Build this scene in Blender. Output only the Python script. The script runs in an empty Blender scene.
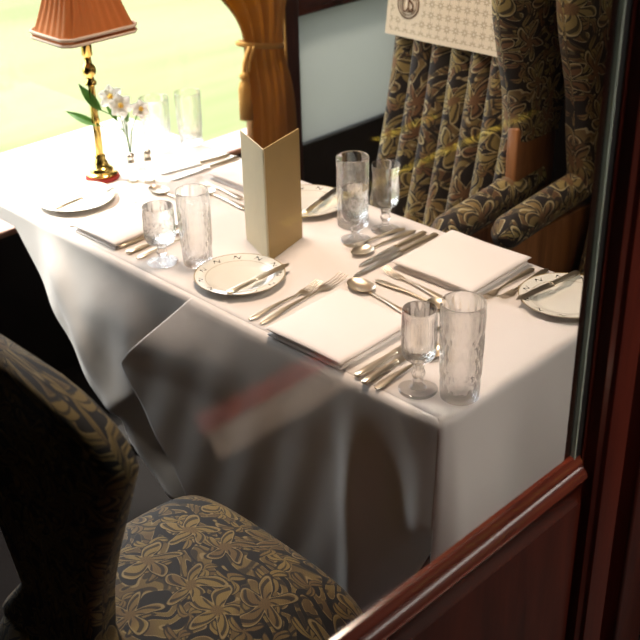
import bpy, bmesh, math, random
from mathutils import Vector, Matrix
random.seed(7)
PI = math.pi
sin, cos = math.sin, math.cos
scene = bpy.context.scene
col = scene.collection
TZ = 0.72                     # height of the laid table top

# ------------------------------------------------------------------ node helper
class NT:
    def __init__(s, mat):
        s.t = mat.node_tree; s.t.nodes.clear()
    def add(s, kind, **kw):
        n = s.t.nodes.new('ShaderNode' + kind)
        for k, v in kw.items(): setattr(n, k, v)
        return n
    def put(s, sock, v):
        if hasattr(v, 'is_output') or isinstance(v, bpy.types.NodeSocket): s.t.links.new(v, sock)
        elif isinstance(v, (tuple, list)) and len(v) == 3 and sock.type == 'RGBA': sock.default_value = (*v, 1)
        else: sock.default_value = v
    def m(s, op, *a, clamp=False):
        n = s.add('Math', operation=op, use_clamp=clamp)
        for i, v in enumerate(a): s.put(n.inputs[i], v)
        return n.outputs[0]
    def v(s, op, *a, out=0):
        n = s.add('VectorMath', operation=op)
        for i, v in enumerate(a):
            if op == 'SCALE' and i == 1: s.put(n.inputs['Scale'], v)
            else: s.put(n.inputs[i], v)
        return n.outputs[out]
    def mix(s, f, a, b):
        n = s.add('Mix', data_type='RGBA')
        s.put(n.inputs[0], f); s.put(n.inputs[6], a); s.put(n.inputs[7], b)
        return n.outputs[2]
    def noise(s, vec, scale, detail=2, rough=.5, dist=0, out='Fac'):
        n = s.add('TexNoise'); s.put(n.inputs['Vector'], vec)
        n.inputs['Scale'].default_value = scale; n.inputs['Detail'].default_value = detail
        n.inputs['Roughness'].default_value = rough; n.inputs['Distortion'].default_value = dist
        return n.outputs[out]
    def step(s, x, lo, hi):
        n = s.add('MapRange', interpolation_type='SMOOTHSTEP')
        s.put(n.inputs[0], x); n.inputs[1].default_value = lo; n.inputs[2].default_value = hi
        return n.outputs[0]
    def bump(s, h, strength, dist=.002):
        n = s.add('Bump'); n.inputs['Strength'].default_value = strength; n.inputs['Distance'].default_value = dist
        s.put(n.inputs['Height'], h); return n.outputs[0]
    def principled(s, color, rough=.5, metal=0, normal=None, **kw):
        b = s.add('BsdfPrincipled')
        s.put(b.inputs['Base Color'], color); s.put(b.inputs['Roughness'], rough); b.inputs['Metallic'].default_value = metal
        if normal is not None: s.put(b.inputs['Normal'], normal)
        for k, v in kw.items(): s.put(b.inputs[k.replace('_', ' ')], v)
        return b.outputs[0]
    def out(s, sh):
        o = s.add('OutputMaterial'); s.t.links.new(sh, o.inputs[0])

def new(name):
    m = bpy.data.materials.new(name); m.use_nodes = True
    return m, NT(m)

def coords(n, kind='Object'):
    return n.add('TexCoord').outputs[kind]

def plain(name, c, rough=.5, metal=0, var=.08, scale=30, bump=0, **kw):
    m, n = new(name)
    f = n.noise(coords(n), scale, 3)
    col_ = n.mix(f, tuple(x*(1-var) for x in c), tuple(min(1, x*(1+var)) for x in c))
    nm = n.bump(n.noise(coords(n), scale*6, 2), bump) if bump else None
    n.out(n.principled(col_, rough, metal, nm, **kw))
    return m

def wood(name, dark, light, axis, rough=.25, coat=.5):
    m, n = new(name)
    co = coords(n)
    sc = [16, 16, 16]; sc[axis] = 1.4
    p = n.v('MULTIPLY', co, tuple(sc))
    f = n.noise(p, 1.6, 5, .6, .6)
    fine = n.noise(n.v('MULTIPLY', co, tuple(8*x for x in sc)), 1.2, 2)
    f2 = n.m('ADD', n.m('MULTIPLY', f, .75), n.m('MULTIPLY', fine, .25))
    c = n.mix(n.step(f2, .3, .7), dark, light)
    n.out(n.principled(c, rough, 0, n.bump(f2, .08), Coat_Weight=coat, Coat_Roughness=.12))
    return m

def brocade(name, base, gold, rust, cream, scale=7.0, rough=.75):
    """woven floral damask: flowers, leaves and scrolls in gold on a dark ground, laid out in UV metres"""
    m, n = new(name)
    uv = n.add('TexCoord').outputs['UV']
    w = n.noise(uv, scale*.9, 2, .5, 0, 'Color')
    w = n.v('SCALE', n.v('SUBTRACT', w, (.5, .5, .5)), .55/scale)
    p = n.v('MULTIPLY', n.v('ADD', uv, w), (scale, scale, 0))
    def cells(vec, petals, rad, amp, tw):
        vo = n.add('TexVoronoi', voronoi_dimensions='2D', feature='F1')
        n.put(vo.inputs['Vector'], vec); vo.inputs['Scale'].default_value = 1; vo.inputs['Randomness'].default_value = .75
        loc = n.v('SUBTRACT', vec, vo.outputs['Position'])
        sp = n.add('SeparateXYZ'); n.put(sp.inputs[0], loc)
        ang = n.m('ARCTAN2', sp.outputs[1], sp.outputs[0])
        r = vo.outputs['Distance']
        pet = n.m('ADD', rad, n.m('MULTIPLY', n.m('COSINE', n.m('ADD', n.m('MULTIPLY', ang, petals), n.m('MULTIPLY', r, tw))), amp))
        return r, ang, n.m('SUBTRACT', pet, r)
    # curling acanthus: contour bands of a strongly distorted noise field
    na = n.noise(p, .62, 1.0, .5, 1.9)
    sa = n.m('SINE', n.m('MULTIPLY', na, 40))
    nb = n.noise(n.v('ADD', p, (7.3, 2.1, 0)), 1.25, 1.0, .5, 1.3)
    sb = n.m('SINE', n.m('MULTIPLY', nb, 34))
    big = n.step(sa, -.25, -.05)
    small = n.step(sb, .15, .4)
    bedge = n.step(n.m('ABSOLUTE', n.m('SUBTRACT', sa, .02)), .24, .10)
    sedge = n.step(n.m('ABSOLUTE', n.m('SUBTRACT', sb, .34)), .22, .10)
    r, ang, d = cells(p, 5, .34, .17, 2.6)
    flower = n.step(d, -.01, .02)
    vein = n.step(n.m('COSINE', n.m('ADD', n.m('MULTIPLY', ang, 10), n.m('MULTIPLY', r, 22))), .45, .7)
    edge = n.step(n.m('ABSOLUTE', n.m('SUBTRACT', d, .04)), .030, .014)
    edge2 = n.step(n.m('ABSOLUTE', d), .035, .015)
    inner = n.step(n.m('SUBTRACT', .10, r), -.01, .01)
    r2, a2, d2 = cells(n.v('ADD', n.v('SCALE', p, 1.7), (3.3, 1.7, 0)), 3, .26, .2, 6.0)
    leaf = n.step(d2, -.01, .03)
    lvein = n.step(n.m('COSINE', n.m('ADD', n.m('MULTIPLY', a2, 9), n.m('MULTIPLY', r2, 18))), .5, .8)
    ledge = n.step(n.m('ABSOLUTE', n.m('SUBTRACT', d2, .0)), .05, .02)
    hue = n.noise(uv, scale*1.0, 1)
    hf = n.step(hue, .42, .58)
    g1 = n.mix(hf, gold, rust)
    g2 = n.mix(hf, rust, gold)
    c = n.mix(n.m('MULTIPLY', big, .75), base, g2)
    c = n.mix(n.m('MULTIPLY', bedge, .7), c, cream)
    c = n.mix(n.m('MULTIPLY', small, .8), c, base)
    c = n.mix(n.m('MULTIPLY', n.m('MULTIPLY', sedge, big), .6), c, g1)
    c = n.mix(leaf, c, n.mix(n.m('MULTIPLY', lvein, .8), g1, base))
    c = n.mix(n.m('MULTIPLY', ledge, .85), c, base)
    c = n.mix(flower, c, n.mix(n.m('MULTIPLY', vein, .85), g1, base))
    c = n.mix(n.m('MULTIPLY', edge, .75), c, cream)
    c = n.mix(n.m('MULTIPLY', edge2, .9), c, base)
    c = n.mix(n.m('MULTIPLY', inner, .8), c, rust)
    th = n.add('TexWave', wave_type='BANDS', bands_direction='DIAGONAL'); n.put(th.inputs['Vector'], uv); th.inputs['Scale'].default_value = 180
    c = n.mix(n.m('MULTIPLY', th.outputs['Fac'], .25), c, base)
    nm = n.bump(n.m('ADD', n.m('MULTIPLY', th.outputs['Fac'], .3), n.m('ADD', flower, leaf)), .25, .0015)
    n.out(n.principled(c, rough, 0, nm, Sheen_Weight=.08))
    return m

def cloth_mat(name, c, transl=.12, scale=5):
    m, n = new(name)
    co = coords(n)
    f = n.noise(co, scale, 3)
    col_ = n.mix(f, tuple(x*.97 for x in c), c)
    wv = n.noise(co, 420, 1)
    nm = n.bump(n.m('ADD', n.m('MULTIPLY', n.noise(co, 14, 3), 1.5), n.m('MULTIPLY', wv, .15)), .3, .004)
    b = n.principled(col_, .85, 0, nm, Sheen_Weight=.1)
    t = n.add('BsdfTranslucent'); n.put(t.inputs[0], c)
    mx = n.add('MixShader'); mx.inputs[0].default_value = transl
    n.t.links.new(b, mx.inputs[1]); n.t.links.new(t.outputs[0], mx.inputs[2]); n.out(mx.outputs[0])
    return m

def glass_mat(name, tint=(1, 1, 1), clear=.35, rough=0.0):
    m, n = new(name)
    g = n.add('BsdfGlass'); n.put(g.inputs[0], tint); g.inputs['IOR'].default_value = 1.47; g.inputs['Roughness'].default_value = rough
    t = n.add('BsdfTransparent'); n.put(t.inputs[0], tint)
    mx = n.add('MixShader'); mx.inputs[0].default_value = clear
    n.t.links.new(g.outputs[0], mx.inputs[1]); n.t.links.new(t.outputs[0], mx.inputs[2]); n.out(mx.outputs[0])
    return m

def pane_mat(name, tint=(1, 1, 1)):
    m, n = new(name)
    t = n.add('BsdfTransparent'); n.put(t.inputs[0], tint)
    g = n.add('BsdfGlossy'); g.inputs['Roughness'].default_value = .02
    lw = n.add('LayerWeight'); lw.inputs[0].default_value = .5
    f = n.m('ADD', .035, n.m('MULTIPLY', n.m('POWER', lw.outputs['Facing'], 5), .9))
    mx = n.add('MixShader'); n.put(mx.inputs[0], f)
    n.t.links.new(t.outputs[0], mx.inputs[1]); n.t.links.new(g.outputs[0], mx.inputs[2]); n.out(mx.outputs[0])
    return m

# ------------------------------------------------------------------ mesh helper
class MB:
    """collects shapes, then links them as one mesh object"""
    def __init__(s): s.v = []; s.f = []; s.uv = []
    def raw(s, vs, fs, uvs=None):
        o = len(s.v); s.v += [tuple(x) for x in vs]
        for i, f in enumerate(fs):
            s.f.append([o+k for k in f]); s.uv.append(uvs[i] if uvs else None)
        return s
    def grid(s, fn, nu, nv, uvfn=None, flip=False):
        vs = [fn(i/nu, j/nv) for j in range(nv+1) for i in range(nu+1)]
        fs = []; us = []
        for j in range(nv):
            for i in range(nu):
                q = [j*(nu+1)+i, j*(nu+1)+i+1, (j+1)*(nu+1)+i+1, (j+1)*(nu+1)+i]
                if uvfn: u = [uvfn(i/nu, j/nv), uvfn((i+1)/nu, j/nv), uvfn((i+1)/nu, (j+1)/nv), uvfn(i/nu, (j+1)/nv)]
                if flip: q.reverse(); u = u[::-1] if uvfn else None
                fs.append(q)
                if uvfn: us.append(u)
        return s.raw(vs, fs, us if uvfn else None)
    def shell(s, front, back, nu, nv, uvfn):
        """closed slab between two sheets"""
        s.grid(front, nu, nv, uvfn); s.grid(back, nu, nv, uvfn, True)
        def strip(pf, pb, n, uvA):
            vs = [pf(i/n) for i in range(n+1)] + [pb(i/n) for i in range(n+1)]
            fs = [[i, n+1+i, n+2+i, i+1] for i in range(n)]
            us = [[uvA(i/n), (uvA(i/n)[0]+.03, uvA(i/n)[1]+.03), (uvA((i+1)/n)[0]+.03, uvA((i+1)/n)[1]+.03), uvA((i+1)/n)] for i in range(n)]
            s.raw(vs, fs, us)
        strip(lambda t: front(t, 0), lambda t: back(t, 0), nu, lambda t: uvfn(t, 0))
        strip(lambda t: front(1-t, 1), lambda t: back(1-t, 1), nu, lambda t: uvfn(1-t, 1))
        strip(lambda t: front(0, 1-t), lambda t: back(0, 1-t), nv, lambda t: uvfn(0, 1-t))
        strip(lambda t: front(1, t), lambda t: back(1, t), nv, lambda t: uvfn(1, t))
        return s
    def box(s, x0, x1, y0, y1, z0, z1):
        v = [(x0,y0,z0),(x1,y0,z0),(x1,y1,z0),(x0,y1,z0),(x0,y0,z1),(x1,y0,z1),(x1,y1,z1),(x0,y1,z1)]
        return s.raw(v, [[0,3,2,1],[4,5,6,7],[0,1,5,4],[1,2,6,5],[2,3,7,6],[3,0,4,7]])
    def rbox(s, x0, x1, y0, y1, z0, z1, r=.01, seg=2):
        bm = bmesh.new(); bmesh.ops.create_cube(bm, size=1)
        for v in bm.verts: v.co = Vector(((x0+x1)/2+v.co.x*(x1-x0), (y0+y1)/2+v.co.y*(y1-y0), (z0+z1)/2+v.co.z*(z1-z0)))
        bmesh.ops.bevel(bm, geom=bm.edges[:], offset=r, segments=seg, profile=.5, affect='EDGES')
        bm.verts.index_update()
        s.raw([v.co[:] for v in bm.verts], [[v.index for v in f.verts] for f in bm.faces]); bm.free()
        return s
    def lathe(s, prof, seg=32, c=(0, 0, 0), rmod=None, closed=False):
        n = len(prof); vs = []
        for (r, z) in prof:
            for k in range(seg):
                a = 2*PI*k/seg; rr = r*(rmod(a, z, r) if rmod else 1)
                vs.append((c[0]+rr*cos(a), c[1]+rr*sin(a), c[2]+z))
        fs = []
        for j in range(n-1 if not closed else n):
            j2 = (j+1) % n
            for k in range(seg):
                k2 = (k+1) % seg
                fs.append([j*seg+k, j*seg+k2, j2*seg+k2, j2*seg+k])
        if not closed:
            if prof[0][0] > 1e-6: fs.append([k for k in range(seg)][::-1])
            if prof[-1][0] > 1e-6: fs.append([(n-1)*seg+k for k in range(seg)])
        return s.raw(vs, fs)
    def loft(s, secs, seg=10):
        """secs: (centre, half width across X, half thickness in Z) along Y"""
        vs = []
        for (c, w, t) in secs:
            for k in range(seg):
                a = 2*PI*k/seg; vs.append((c[0]+w*cos(a), c[1], c[2]+t*sin(a)))
        fs = [[j*seg+k, j*seg+(k+1) % seg, (j+1)*seg+(k+1) % seg, (j+1)*seg+k] for j in range(len(secs)-1) for k in range(seg)]
        fs = [f[::-1] for f in fs]
        fs.append(list(range(seg))); fs.append([(len(secs)-1)*seg+k for k in range(seg)][::-1])
        return s.raw(vs, fs)
    def tube(s, pts, r, seg=8):
        pts = [Vector(p) for p in pts]; vs = []
        for i, p in enumerate(pts):
            d = (pts[min(i+1, len(pts)-1)]-pts[max(i-1, 0)]).normalized()
            a = d.orthogonal().normalized() if i == 0 else (a - d*a.dot(d)).normalized()
            b = d.cross(a); rr = r(i/(len(pts)-1)) if callable(r) else r
            vs += [tuple(p+a*rr*cos(2*PI*k/seg)+b*rr*sin(2*PI*k/seg)) for k in range(seg)]
        fs = [[j*seg+k, j*seg+(k+1) % seg, (j+1)*seg+(k+1) % seg, (j+1)*seg+k] for j in range(len(pts)-1) for k in range(seg)]
        fs += [list(range(seg))[::-1], [(len(pts)-1)*seg+k for k in range(seg)]]
        return s.raw(vs, fs)
    def build(s, name, mat, parent=None, smooth=True, weld=True, recalc=True, uvscale=1.0, angle=50):
        me = bpy.data.meshes.new(name)
        me.from_pydata(s.v, [], s.f)
        uvl = me.uv_layers.new(name='UVMap')
        for p in me.polygons:
            u = s.uv[p.index]
            nrm = p.normal
            ax = max(range(3), key=lambda k: abs(nrm[k]))
            for q, li in enumerate(p.loop_indices):
                if u: uvl.data[li].uv = u[q]
                else:
                    c = me.vertices[me.loops[li].vertex_index].co
                    uvl.data[li].uv = [(c.y, c.z), (c.x, c.z), (c.x, c.y)][ax]
        bm = bmesh.new(); bm.from_mesh(me)
        if weld: bmesh.ops.remove_doubles(bm, verts=bm.verts[:], dist=1e-5)
        if recalc: bmesh.ops.recalc_face_normals(bm, faces=bm.faces[:])
        bm.to_mesh(me); bm.free()
        if smooth:
            me.polygons.foreach_set('use_smooth', [True]*len(me.polygons))
            me.set_sharp_from_angle(angle=math.radians(angle))
        me.materials.append(mat)
        o = bpy.data.objects.new(name, me); col.objects.link(o)
        if parent: o.parent = parent
        return o

def tag(o, label=None, cat=None, group=None, kind=None):
    if label: o['label'] = label
    if cat: o['category'] = cat
    if group: o['group'] = group
    if kind: o['kind'] = kind
    return o
def thing(name, label, cat, loc=(0, 0, 0), rz=0, group=None):
    o = bpy.data.objects.new(name, None); o.empty_display_size = .05; col.objects.link(o)
    o.location = loc; o.rotation_euler = (0, 0, rz)
    return tag(o, label, cat, group)
def kids(o): return [c for c in bpy.data.objects if c.parent == o]
def copy_tree(o, parent=None):
    c = o.copy(); col.objects.link(c)
    if parent: c.parent = parent
    for ch in kids(o): copy_tree(ch, c)
    return c
def struct(o): o['kind'] = 'structure'; return o
def lerp(a, b, t): return a+(b-a)*t
def smooth(t): t = max(0, min(1, t)); return t*t*(3-2*t)

# ------------------------------------------------------------------ materials
LINEN = cloth_mat('white_linen', (.80, .745, .70))
NAPKIN = cloth_mat('napkin_linen', (.86, .80, .76), .05, 9)
MAHOG_Y = wood('mahogany_along_y', (.06, .008, .005), (.17, .028, .012), 1, .18, 1.0)
MAHOG_Z = wood('mahogany_along_z', (.05, .008, .006), (.13, .022, .012), 2, .3, .3)
PANELW = wood('mahogany_panel', (.045, .007, .004), (.11, .018, .009), 2, .3, .3)
WALNUT = wood('chair_walnut', (.16, .06, .02), (.36, .15, .05), 2, .35, .3)
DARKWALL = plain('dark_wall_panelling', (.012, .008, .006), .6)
RUBBER = plain('black_seal', (.006, .005, .005), .6)
CARPET = plain('dark_carpet', (.007, .004, .003), .95, var=.3, scale=200, bump=.3)
CEIL = plain('cream_ceiling', (.45, .38, .28), .8)
FAB_NEAR = brocade('gold_brocade_on_black', (.005, .005, .006), (.26, .18, .055), (.16, .10, .036), (.36, .27, .12), 9.5)
FAB_FAR = brocade('olive_brocade_on_brown', (.010, .006, .005), (.32, .245, .085), (.19, .095, .04), (.62, .54, .31), 8)
SILVER = plain('worn_silver', (.86, .76, .60), .32, 1, .06)
STEEL = plain('blade_steel', (.78, .72, .62), .28, 1, .05)
BRASS = plain('polished_brass', (.80, .55, .16), .2, 1, .1)
REDPAD = plain('red_felt_pad', (.30, .02, .015), .8)
GLASS = glass_mat('cut_crystal')
VASEG = glass_mat('vase_glass', clear=.5)
PANE = pane_mat('window_glass')
IVORY = plain('antimacassar_trim', (.6, .53, .38), .9)

def mat_leaf():
    m, n = new('leaf_green'); f = n.noise(coords(n), 60, 2)
    b = n.principled(n.mix(f, (.05, .16, .02), (.14, .32, .05)), .5)
    t = n.add('BsdfTranslucent'); n.put(t.inputs[0], (.2, .45, .06))
    mx = n.add('MixShader'); mx.inputs[0].default_value = .25
    n.t.links.new(b, mx.inputs[1]); n.t.links.new(t.outputs[0], mx.inputs[2]); n.out(mx.outputs[0]); return m
LEAF = mat_leaf()
def mat_transl(name, c, t_=.5, tc=None, rough=.8, stripes=None):
    m, n = new(name); f = n.noise(coords(n), 40, 2)
    cc = n.mix(f, tuple(x*.85 for x in c), c)
    b = n.principled(cc, rough, Sheen_Weight=.1)
    t = n.add('BsdfTranslucent'); n.put(t.inputs[0], tc or c)
    mx = n.add('MixShader'); mx.inputs[0].default_value = t_
    n.t.links.new(b, mx.inputs[1]); n.t.links.new(t.outputs[0], mx.inputs[2]); n.out(mx.outputs[0]); return m
REFL_GREY = mat_transl('grey_reflection_glass', (.40, .41, .39), .8, (.36, .36, .34), .35)
PETAL = mat_transl('white_petal', (.92, .91, .88), .45)
POLLEN = plain('yellow_centre', (.85, .55, .04), .7)
SHADE = mat_transl('amber_pleated_silk', (.52, .20, .055), .4, (.75, .30, .08))
SHTRIM = mat_transl('cream_shade_braid', (.72, .58, .46), .2)
CURT = mat_transl('amber_velvet', (.22, .11, .025), .4, (.66, .36, .09), .7)
GOLDT = mat_transl('gold_silk_fringe', (.55, .29, .06), .2, (.6, .32, .06))
CARDL = mat_transl('cream_card', (.86, .77, .55), .3)
CARDD = plain('shaded_gold_card', (.40, .27, .10), .6, var=.06)  # gold darkened, shade of the leaf turned from the window put into colour

def mat_china():
    m, n = new('white_china_gold_rim')
    co = coords(n); sp = n.add('SeparateXYZ'); n.put(sp.inputs[0], co)
    x, y = sp.outputs[0], sp.outputs[1]
    r = n.m('SQRT', n.m('ADD', n.m('MULTIPLY', x, x), n.m('MULTIPLY', y, y)))
    a = n.m('ARCTAN2', y, x)
    K = 11
    fa = n.m('FRACT', n.m('MULTIPLY', n.m('ADD', a, PI), K/(2*PI)))
    u = n.m('MULTIPLY', n.m('SUBTRACT', fa, .5), 2*PI*.078/K)       # metres along the rim
    w = n.m('SUBTRACT', r, .078)
    # a curled sprig with two dots
    s1 = n.m('ABSOLUTE', n.m('SUBTRACT', w, n.m('MULTIPLY', n.m('SINE', n.m('MULTIPLY', u, 520)), .0035)))
    sprig = n.m('MULTIPLY', n.step(s1, .0017, .0010), n.step(n.m('ABSOLUTE', u), .0085, .0075))
    def dot(du, dw, rad):
        d = n.m('SQRT', n.m('ADD', n.m('POWER', n.m('SUBTRACT', u, du), 2), n.m('POWER', n.m('SUBTRACT', w, dw), 2)))
        return n.step(d, rad, rad*.7)
    mk = n.m('MAXIMUM', sprig, n.m('MAXIMUM', dot(.004, .0035, .0024), dot(-.0045, -.0035, .0022)))
    def ring(rr, ww): return n.step(n.m('ABSOLUTE', n.m('SUBTRACT', r, rr)), ww, ww*.6)
    gold = n.m('MAXIMUM', ring(.0895, .0012), n.m('MULTIPLY', ring(.068, .0007), .7))
    c = n.mix(gold, (.76, .74, .66), (.28, .19, .07))
    c = n.mix(mk, c, (.035, .03, .025))
    n.out(n.principled(c, .12, Coat_Weight=.4)); return m
CHINA = mat_china()

def mat_anti():
    m, n = new('cream_jacquard')
    uv = n.add('TexCoord').outputs['UV']; sp = n.add('SeparateXYZ'); n.put(sp.inputs[0], uv)
    def cell(q, s):
        return n.m('SUBTRACT', n.m('FRACT', n.m('MULTIPLY', q, s)), .5)
    S = 38
    x, y = cell(sp.outputs[0], S), cell(sp.outputs[1], S)
    r = n.m('SQRT', n.m('ADD', n.m('MULTIPLY', x, x), n.m('MULTIPLY', y, y)))
    a = n.m('ARCTAN2', y, x)
    fl = n.step(n.m('SUBTRACT', n.m('ADD', .3, n.m('MULTIPLY', n.m('COSINE', n.m('MULTIPLY', a, 8)), .11)), r), -.03, .03)
    core = n.step(r, .14, .1)
    ln = n.m('MAXIMUM', n.step(n.m('ABSOLUTE', x), .05, .02), n.step(n.m('ABSOLUTE', y), .05, .02))
    k = n.m('MULTIPLY', n.m('MAXIMUM', n.m('MULTIPLY', fl, .75), n.m('MULTIPLY', ln, .5)), n.m('SUBTRACT', 1, core))
    edge = n.m('MAXIMUM', n.step(n.m('ABSOLUTE', n.m('SUBTRACT', sp.outputs[0], .2175)), .203, .208), n.step(sp.outputs[1], .014, .009))
    k = n.m('MULTIPLY', k, n.m('SUBTRACT', 1, edge))
    # plain ground round the monogram roundel
    dx = n.m('SUBTRACT', sp.outputs[0], .072); dy = n.m('SUBTRACT', sp.outputs[1], .080)
    rr = n.m('SQRT', n.m('ADD', n.m('MULTIPLY', dx, dx), n.m('MULTIPLY', dy, dy)))
    k = n.m('MULTIPLY', k, n.step(rr, .044, .05))
    c = n.mix(k, (.66, .57, .43), (.30, .235, .15))
    n.out(n.principled(c, .85)); return m
ANTI = mat_anti()
EMBL = plain('brown_monogram', (.14, .07, .035), .8)

def mat_grass():
    m, n = new('sunlit_grass')
    co = coords(n)
    st = n.noise(n.v('MULTIPLY', co, (.35, .12, 1)), 1.0, 4, .55, .4)
    st2 = n.noise(n.v('MULTIPLY', co, (2.2, .5, 1)), 1.0, 4, .6)
    f = n.m('ADD', n.m('MULTIPLY', st, .7), n.m('MULTIPLY', st2, .3))
    c = n.mix(n.step(f, .36, .64), (.088, .108, .028), (.145, .158, .062))
    n.out(n.principled(c, .95)); return m
GRASS = mat_grass()

# ------------------------------------------------------------------ the setting
def sbox(name, mat, *a, parent=None):
    return struct(MB().box(*a).build(name, mat, parent, smooth=False))
WX = -1.64                                   # inside face of the window wall
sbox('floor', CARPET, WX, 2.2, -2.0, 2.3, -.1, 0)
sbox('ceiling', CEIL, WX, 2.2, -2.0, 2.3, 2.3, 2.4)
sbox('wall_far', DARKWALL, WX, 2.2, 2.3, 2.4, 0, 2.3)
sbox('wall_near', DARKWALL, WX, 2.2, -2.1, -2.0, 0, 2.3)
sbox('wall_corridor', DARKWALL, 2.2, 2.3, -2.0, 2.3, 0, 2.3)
ww = MB()
ww.box(WX-.1, WX, -2.0, 1.20, 0, .485)
ww.box(WX-.1, WX, -2.0, -.46, .485, 2.3)
ww.box(WX-.1, WX, 1.20, 1.26, 0, 2.3)
ww.box(WX-.1, WX, 1.26, 1.80, .858, 2.3)
ww.box(WX-.1, WX, 1.26, 1.80, 0, .42)
ww.box(WX-.1, WX, 1.80, 2.3, 0, 2.3)
ww.box(WX-.1, WX, -.46, 1.20, 1.95, 2.3)
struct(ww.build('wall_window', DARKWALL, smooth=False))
sill = MB().rbox(WX-.10, WX+.03, -.46, 1.199, .4855, .505, .006)
struct(sill.build('trim_1', wood('sill_wood', (.42, .22, .16), (.58, .34, .25), 1, .35)))
wp = MB().box(WX-.06, WX-.055, -.46, 1.199, .506, 1.95)
struct(wp.build('window_1', PANE, smooth=False))
pier = MB().rbox(WX, WX+.035, 1.165, 1.25, .3, 2.2, .006)
struct(pier.build('trim_2', MAHOG_Z))
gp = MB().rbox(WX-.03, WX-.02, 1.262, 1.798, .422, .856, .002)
struct(gp.build('reflection_pane', REFL_GREY))  # made-up pane, its grey stands in for a reflection in the door glass
rail2 = MB().rbox(WX, WX+.03, 1.25, 2.2, .858, .93, .006)
struct(rail2.build('trim_3', MAHOG_Y))

# field outside
g = MB().grid(lambda u, v: (WX-.6-70*(1-u), -50+110*v, -1.0), 20, 20)
struct(g.build('ground', GRASS, smooth=False))

# the glazed door we look through
PX = .30
door = struct(bpy.data.objects.new('door_1', None)); col.objects.link(door); door.location = (PX, -.5, 0)
def dpart(mb, name, mat, **k):
    o = mb.build(name, mat, None, **k); o.parent = door; o.matrix_parent_inverse = Matrix.Translation((-PX, .5, 0)); return o
YL, YR = -1.05, -.104                         # opening of the glass
gl = MB().box(PX-.003, PX+.003, YL-.01, YR-.0015, .856, 2.06)
dpart(gl, 'glass_pane', PANE, smooth=False)
# bottom rail: moulding swept along Y
prof = [(-.02,.838),(-.003,.838),(-.003,.866),(.003,.866),(.004,.861),(.007,.858),(.009,.853),(.008,.849),(.012,.846),(.016,.841),(.018,.835),(.016,.830),(.013,.828),(.013,.824),(.011,.820),(.011,.790),(-.02,.790)]
def sweep_y(prof, y0, y1, dx=0, dz=0):
    mb = MB(); n = len(prof)
    vs = [(PX+a, y0, b) for a, b in prof]+[(PX+a, y1, b) for a, b in prof]
    fs = [[i, (i+1) % n, n+(i+1) % n, n+i] for i in range(n)]+[list(range(n))[::-1], list(range(n, 2*n))]
    return mb.raw(vs, fs)
dpart(sweep_y(prof, YL-.1, YR+.012), 'bottom_rail', MAHOG_Y, angle=35)
def sweep_z(prof, z0, z1):
    mb = MB(); n = len(prof)
    vs = [(PX+a, b, z0) for a, b in prof]+[(PX+a, b, z1) for a, b in prof]
    fs = [[i, (i+1) % n, n+(i+1) % n, n+i] for i in range(n)]+[list(range(n))[::-1], list(range(n, 2*n))]
    return mb.raw(vs, fs)
dpart(MB().box(PX-.002, PX+.0036, YR-.0012, YR+.0012, .858, 2.06), 'bevelled_glass_edge', plain('pale_glass_edge', (.45, .50, .42), .3), smooth=False)
seal = MB().box(PX-.006, PX+.0034, YR+.0014, YR+.020, .856, 2.06)
dpart(seal, 'glazing_seal', RUBBER, smooth=False)
stp = [(-.02, YR+.014), (.006, YR+.014), (.006, YR+.020), (.020, YR+.024), (.024, YR+.030), (.020, YR+.036), (.026, YR+.040), (.026, YR+.088), (-.02, YR+.088)]
dpart(sweep_z(stp, .10, 2.15), 'stile', MAHOG_Z, angle=35)
dpart(MB().box(PX-.012, PX+.010, YL-.1, YR+.016, .10, .792), 'lower_panel', PANELW, smooth=False)
dpart(MB().rbox(PX-.02, PX+.024, YL-.1, YL, .10, 2.15, .005), 'stile', MAHOG_Z)
dpart(MB().rbox(PX-.02, PX+.024, YL, YR+.014, 2.06, 2.15, .005), 'top_rail', MAHOG_Y)
# door post and partition beyond the gap
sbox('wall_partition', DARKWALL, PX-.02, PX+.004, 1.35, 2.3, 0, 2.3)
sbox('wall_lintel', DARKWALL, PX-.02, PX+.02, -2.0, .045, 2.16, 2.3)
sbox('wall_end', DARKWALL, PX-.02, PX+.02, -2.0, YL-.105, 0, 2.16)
struct(MB().rbox(PX-.03, PX+.03, .026, .11, 0, 2.25, .006).build('trim_4', MAHOG_Z))

# unseen strips and gilt rails added behind the viewer, to reflect in the glass
def ledge(name, mat, y0, y1, a, b, t=.012):
    (xa, za), (xb, zb) = a, b
    mb = MB(); c = [(xa, za), (xb, zb), (xb+t, zb-t), (xa+t, za-t)]
    mb.raw([(x, y0, z) for x, z in c]+[(x, y1, z) for x, z in c], [[0, 1, 2, 3], [7, 6, 5, 4], [0, 4, 5, 1], [1, 5, 6, 2], [2, 6, 7, 3], [3, 7, 4, 0]])
    return struct(mb.build(name, mat, smooth=False))
ledge('reflection_ledge_1', plain('maroon_paint', (.30, .040, .024), .5), -.205, .33, (.965, .667), (.945, .638))
ledge('reflection_ledge_2', plain('cream_paint', (.42, .31, .24), .6), -.195, .33, (.945, .6375), (.920, .592))
GILT = plain('gilt_rail_paint', (.80, .58, .06), .5)
struct(MB().tube([(.95, .0, .958), (.95, .72, .972)], .0034, 10).build('reflection_rail_1', GILT))
struct(MB().tube([(.95, .23, 1.040), (.95, .39, 1.046)], .0034, 10).build('reflection_rail_2', GILT))
sbox('wall_dado', DARKWALL, 1.0, 1.03, -.25, 1.2, 0, 1.3)
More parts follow.
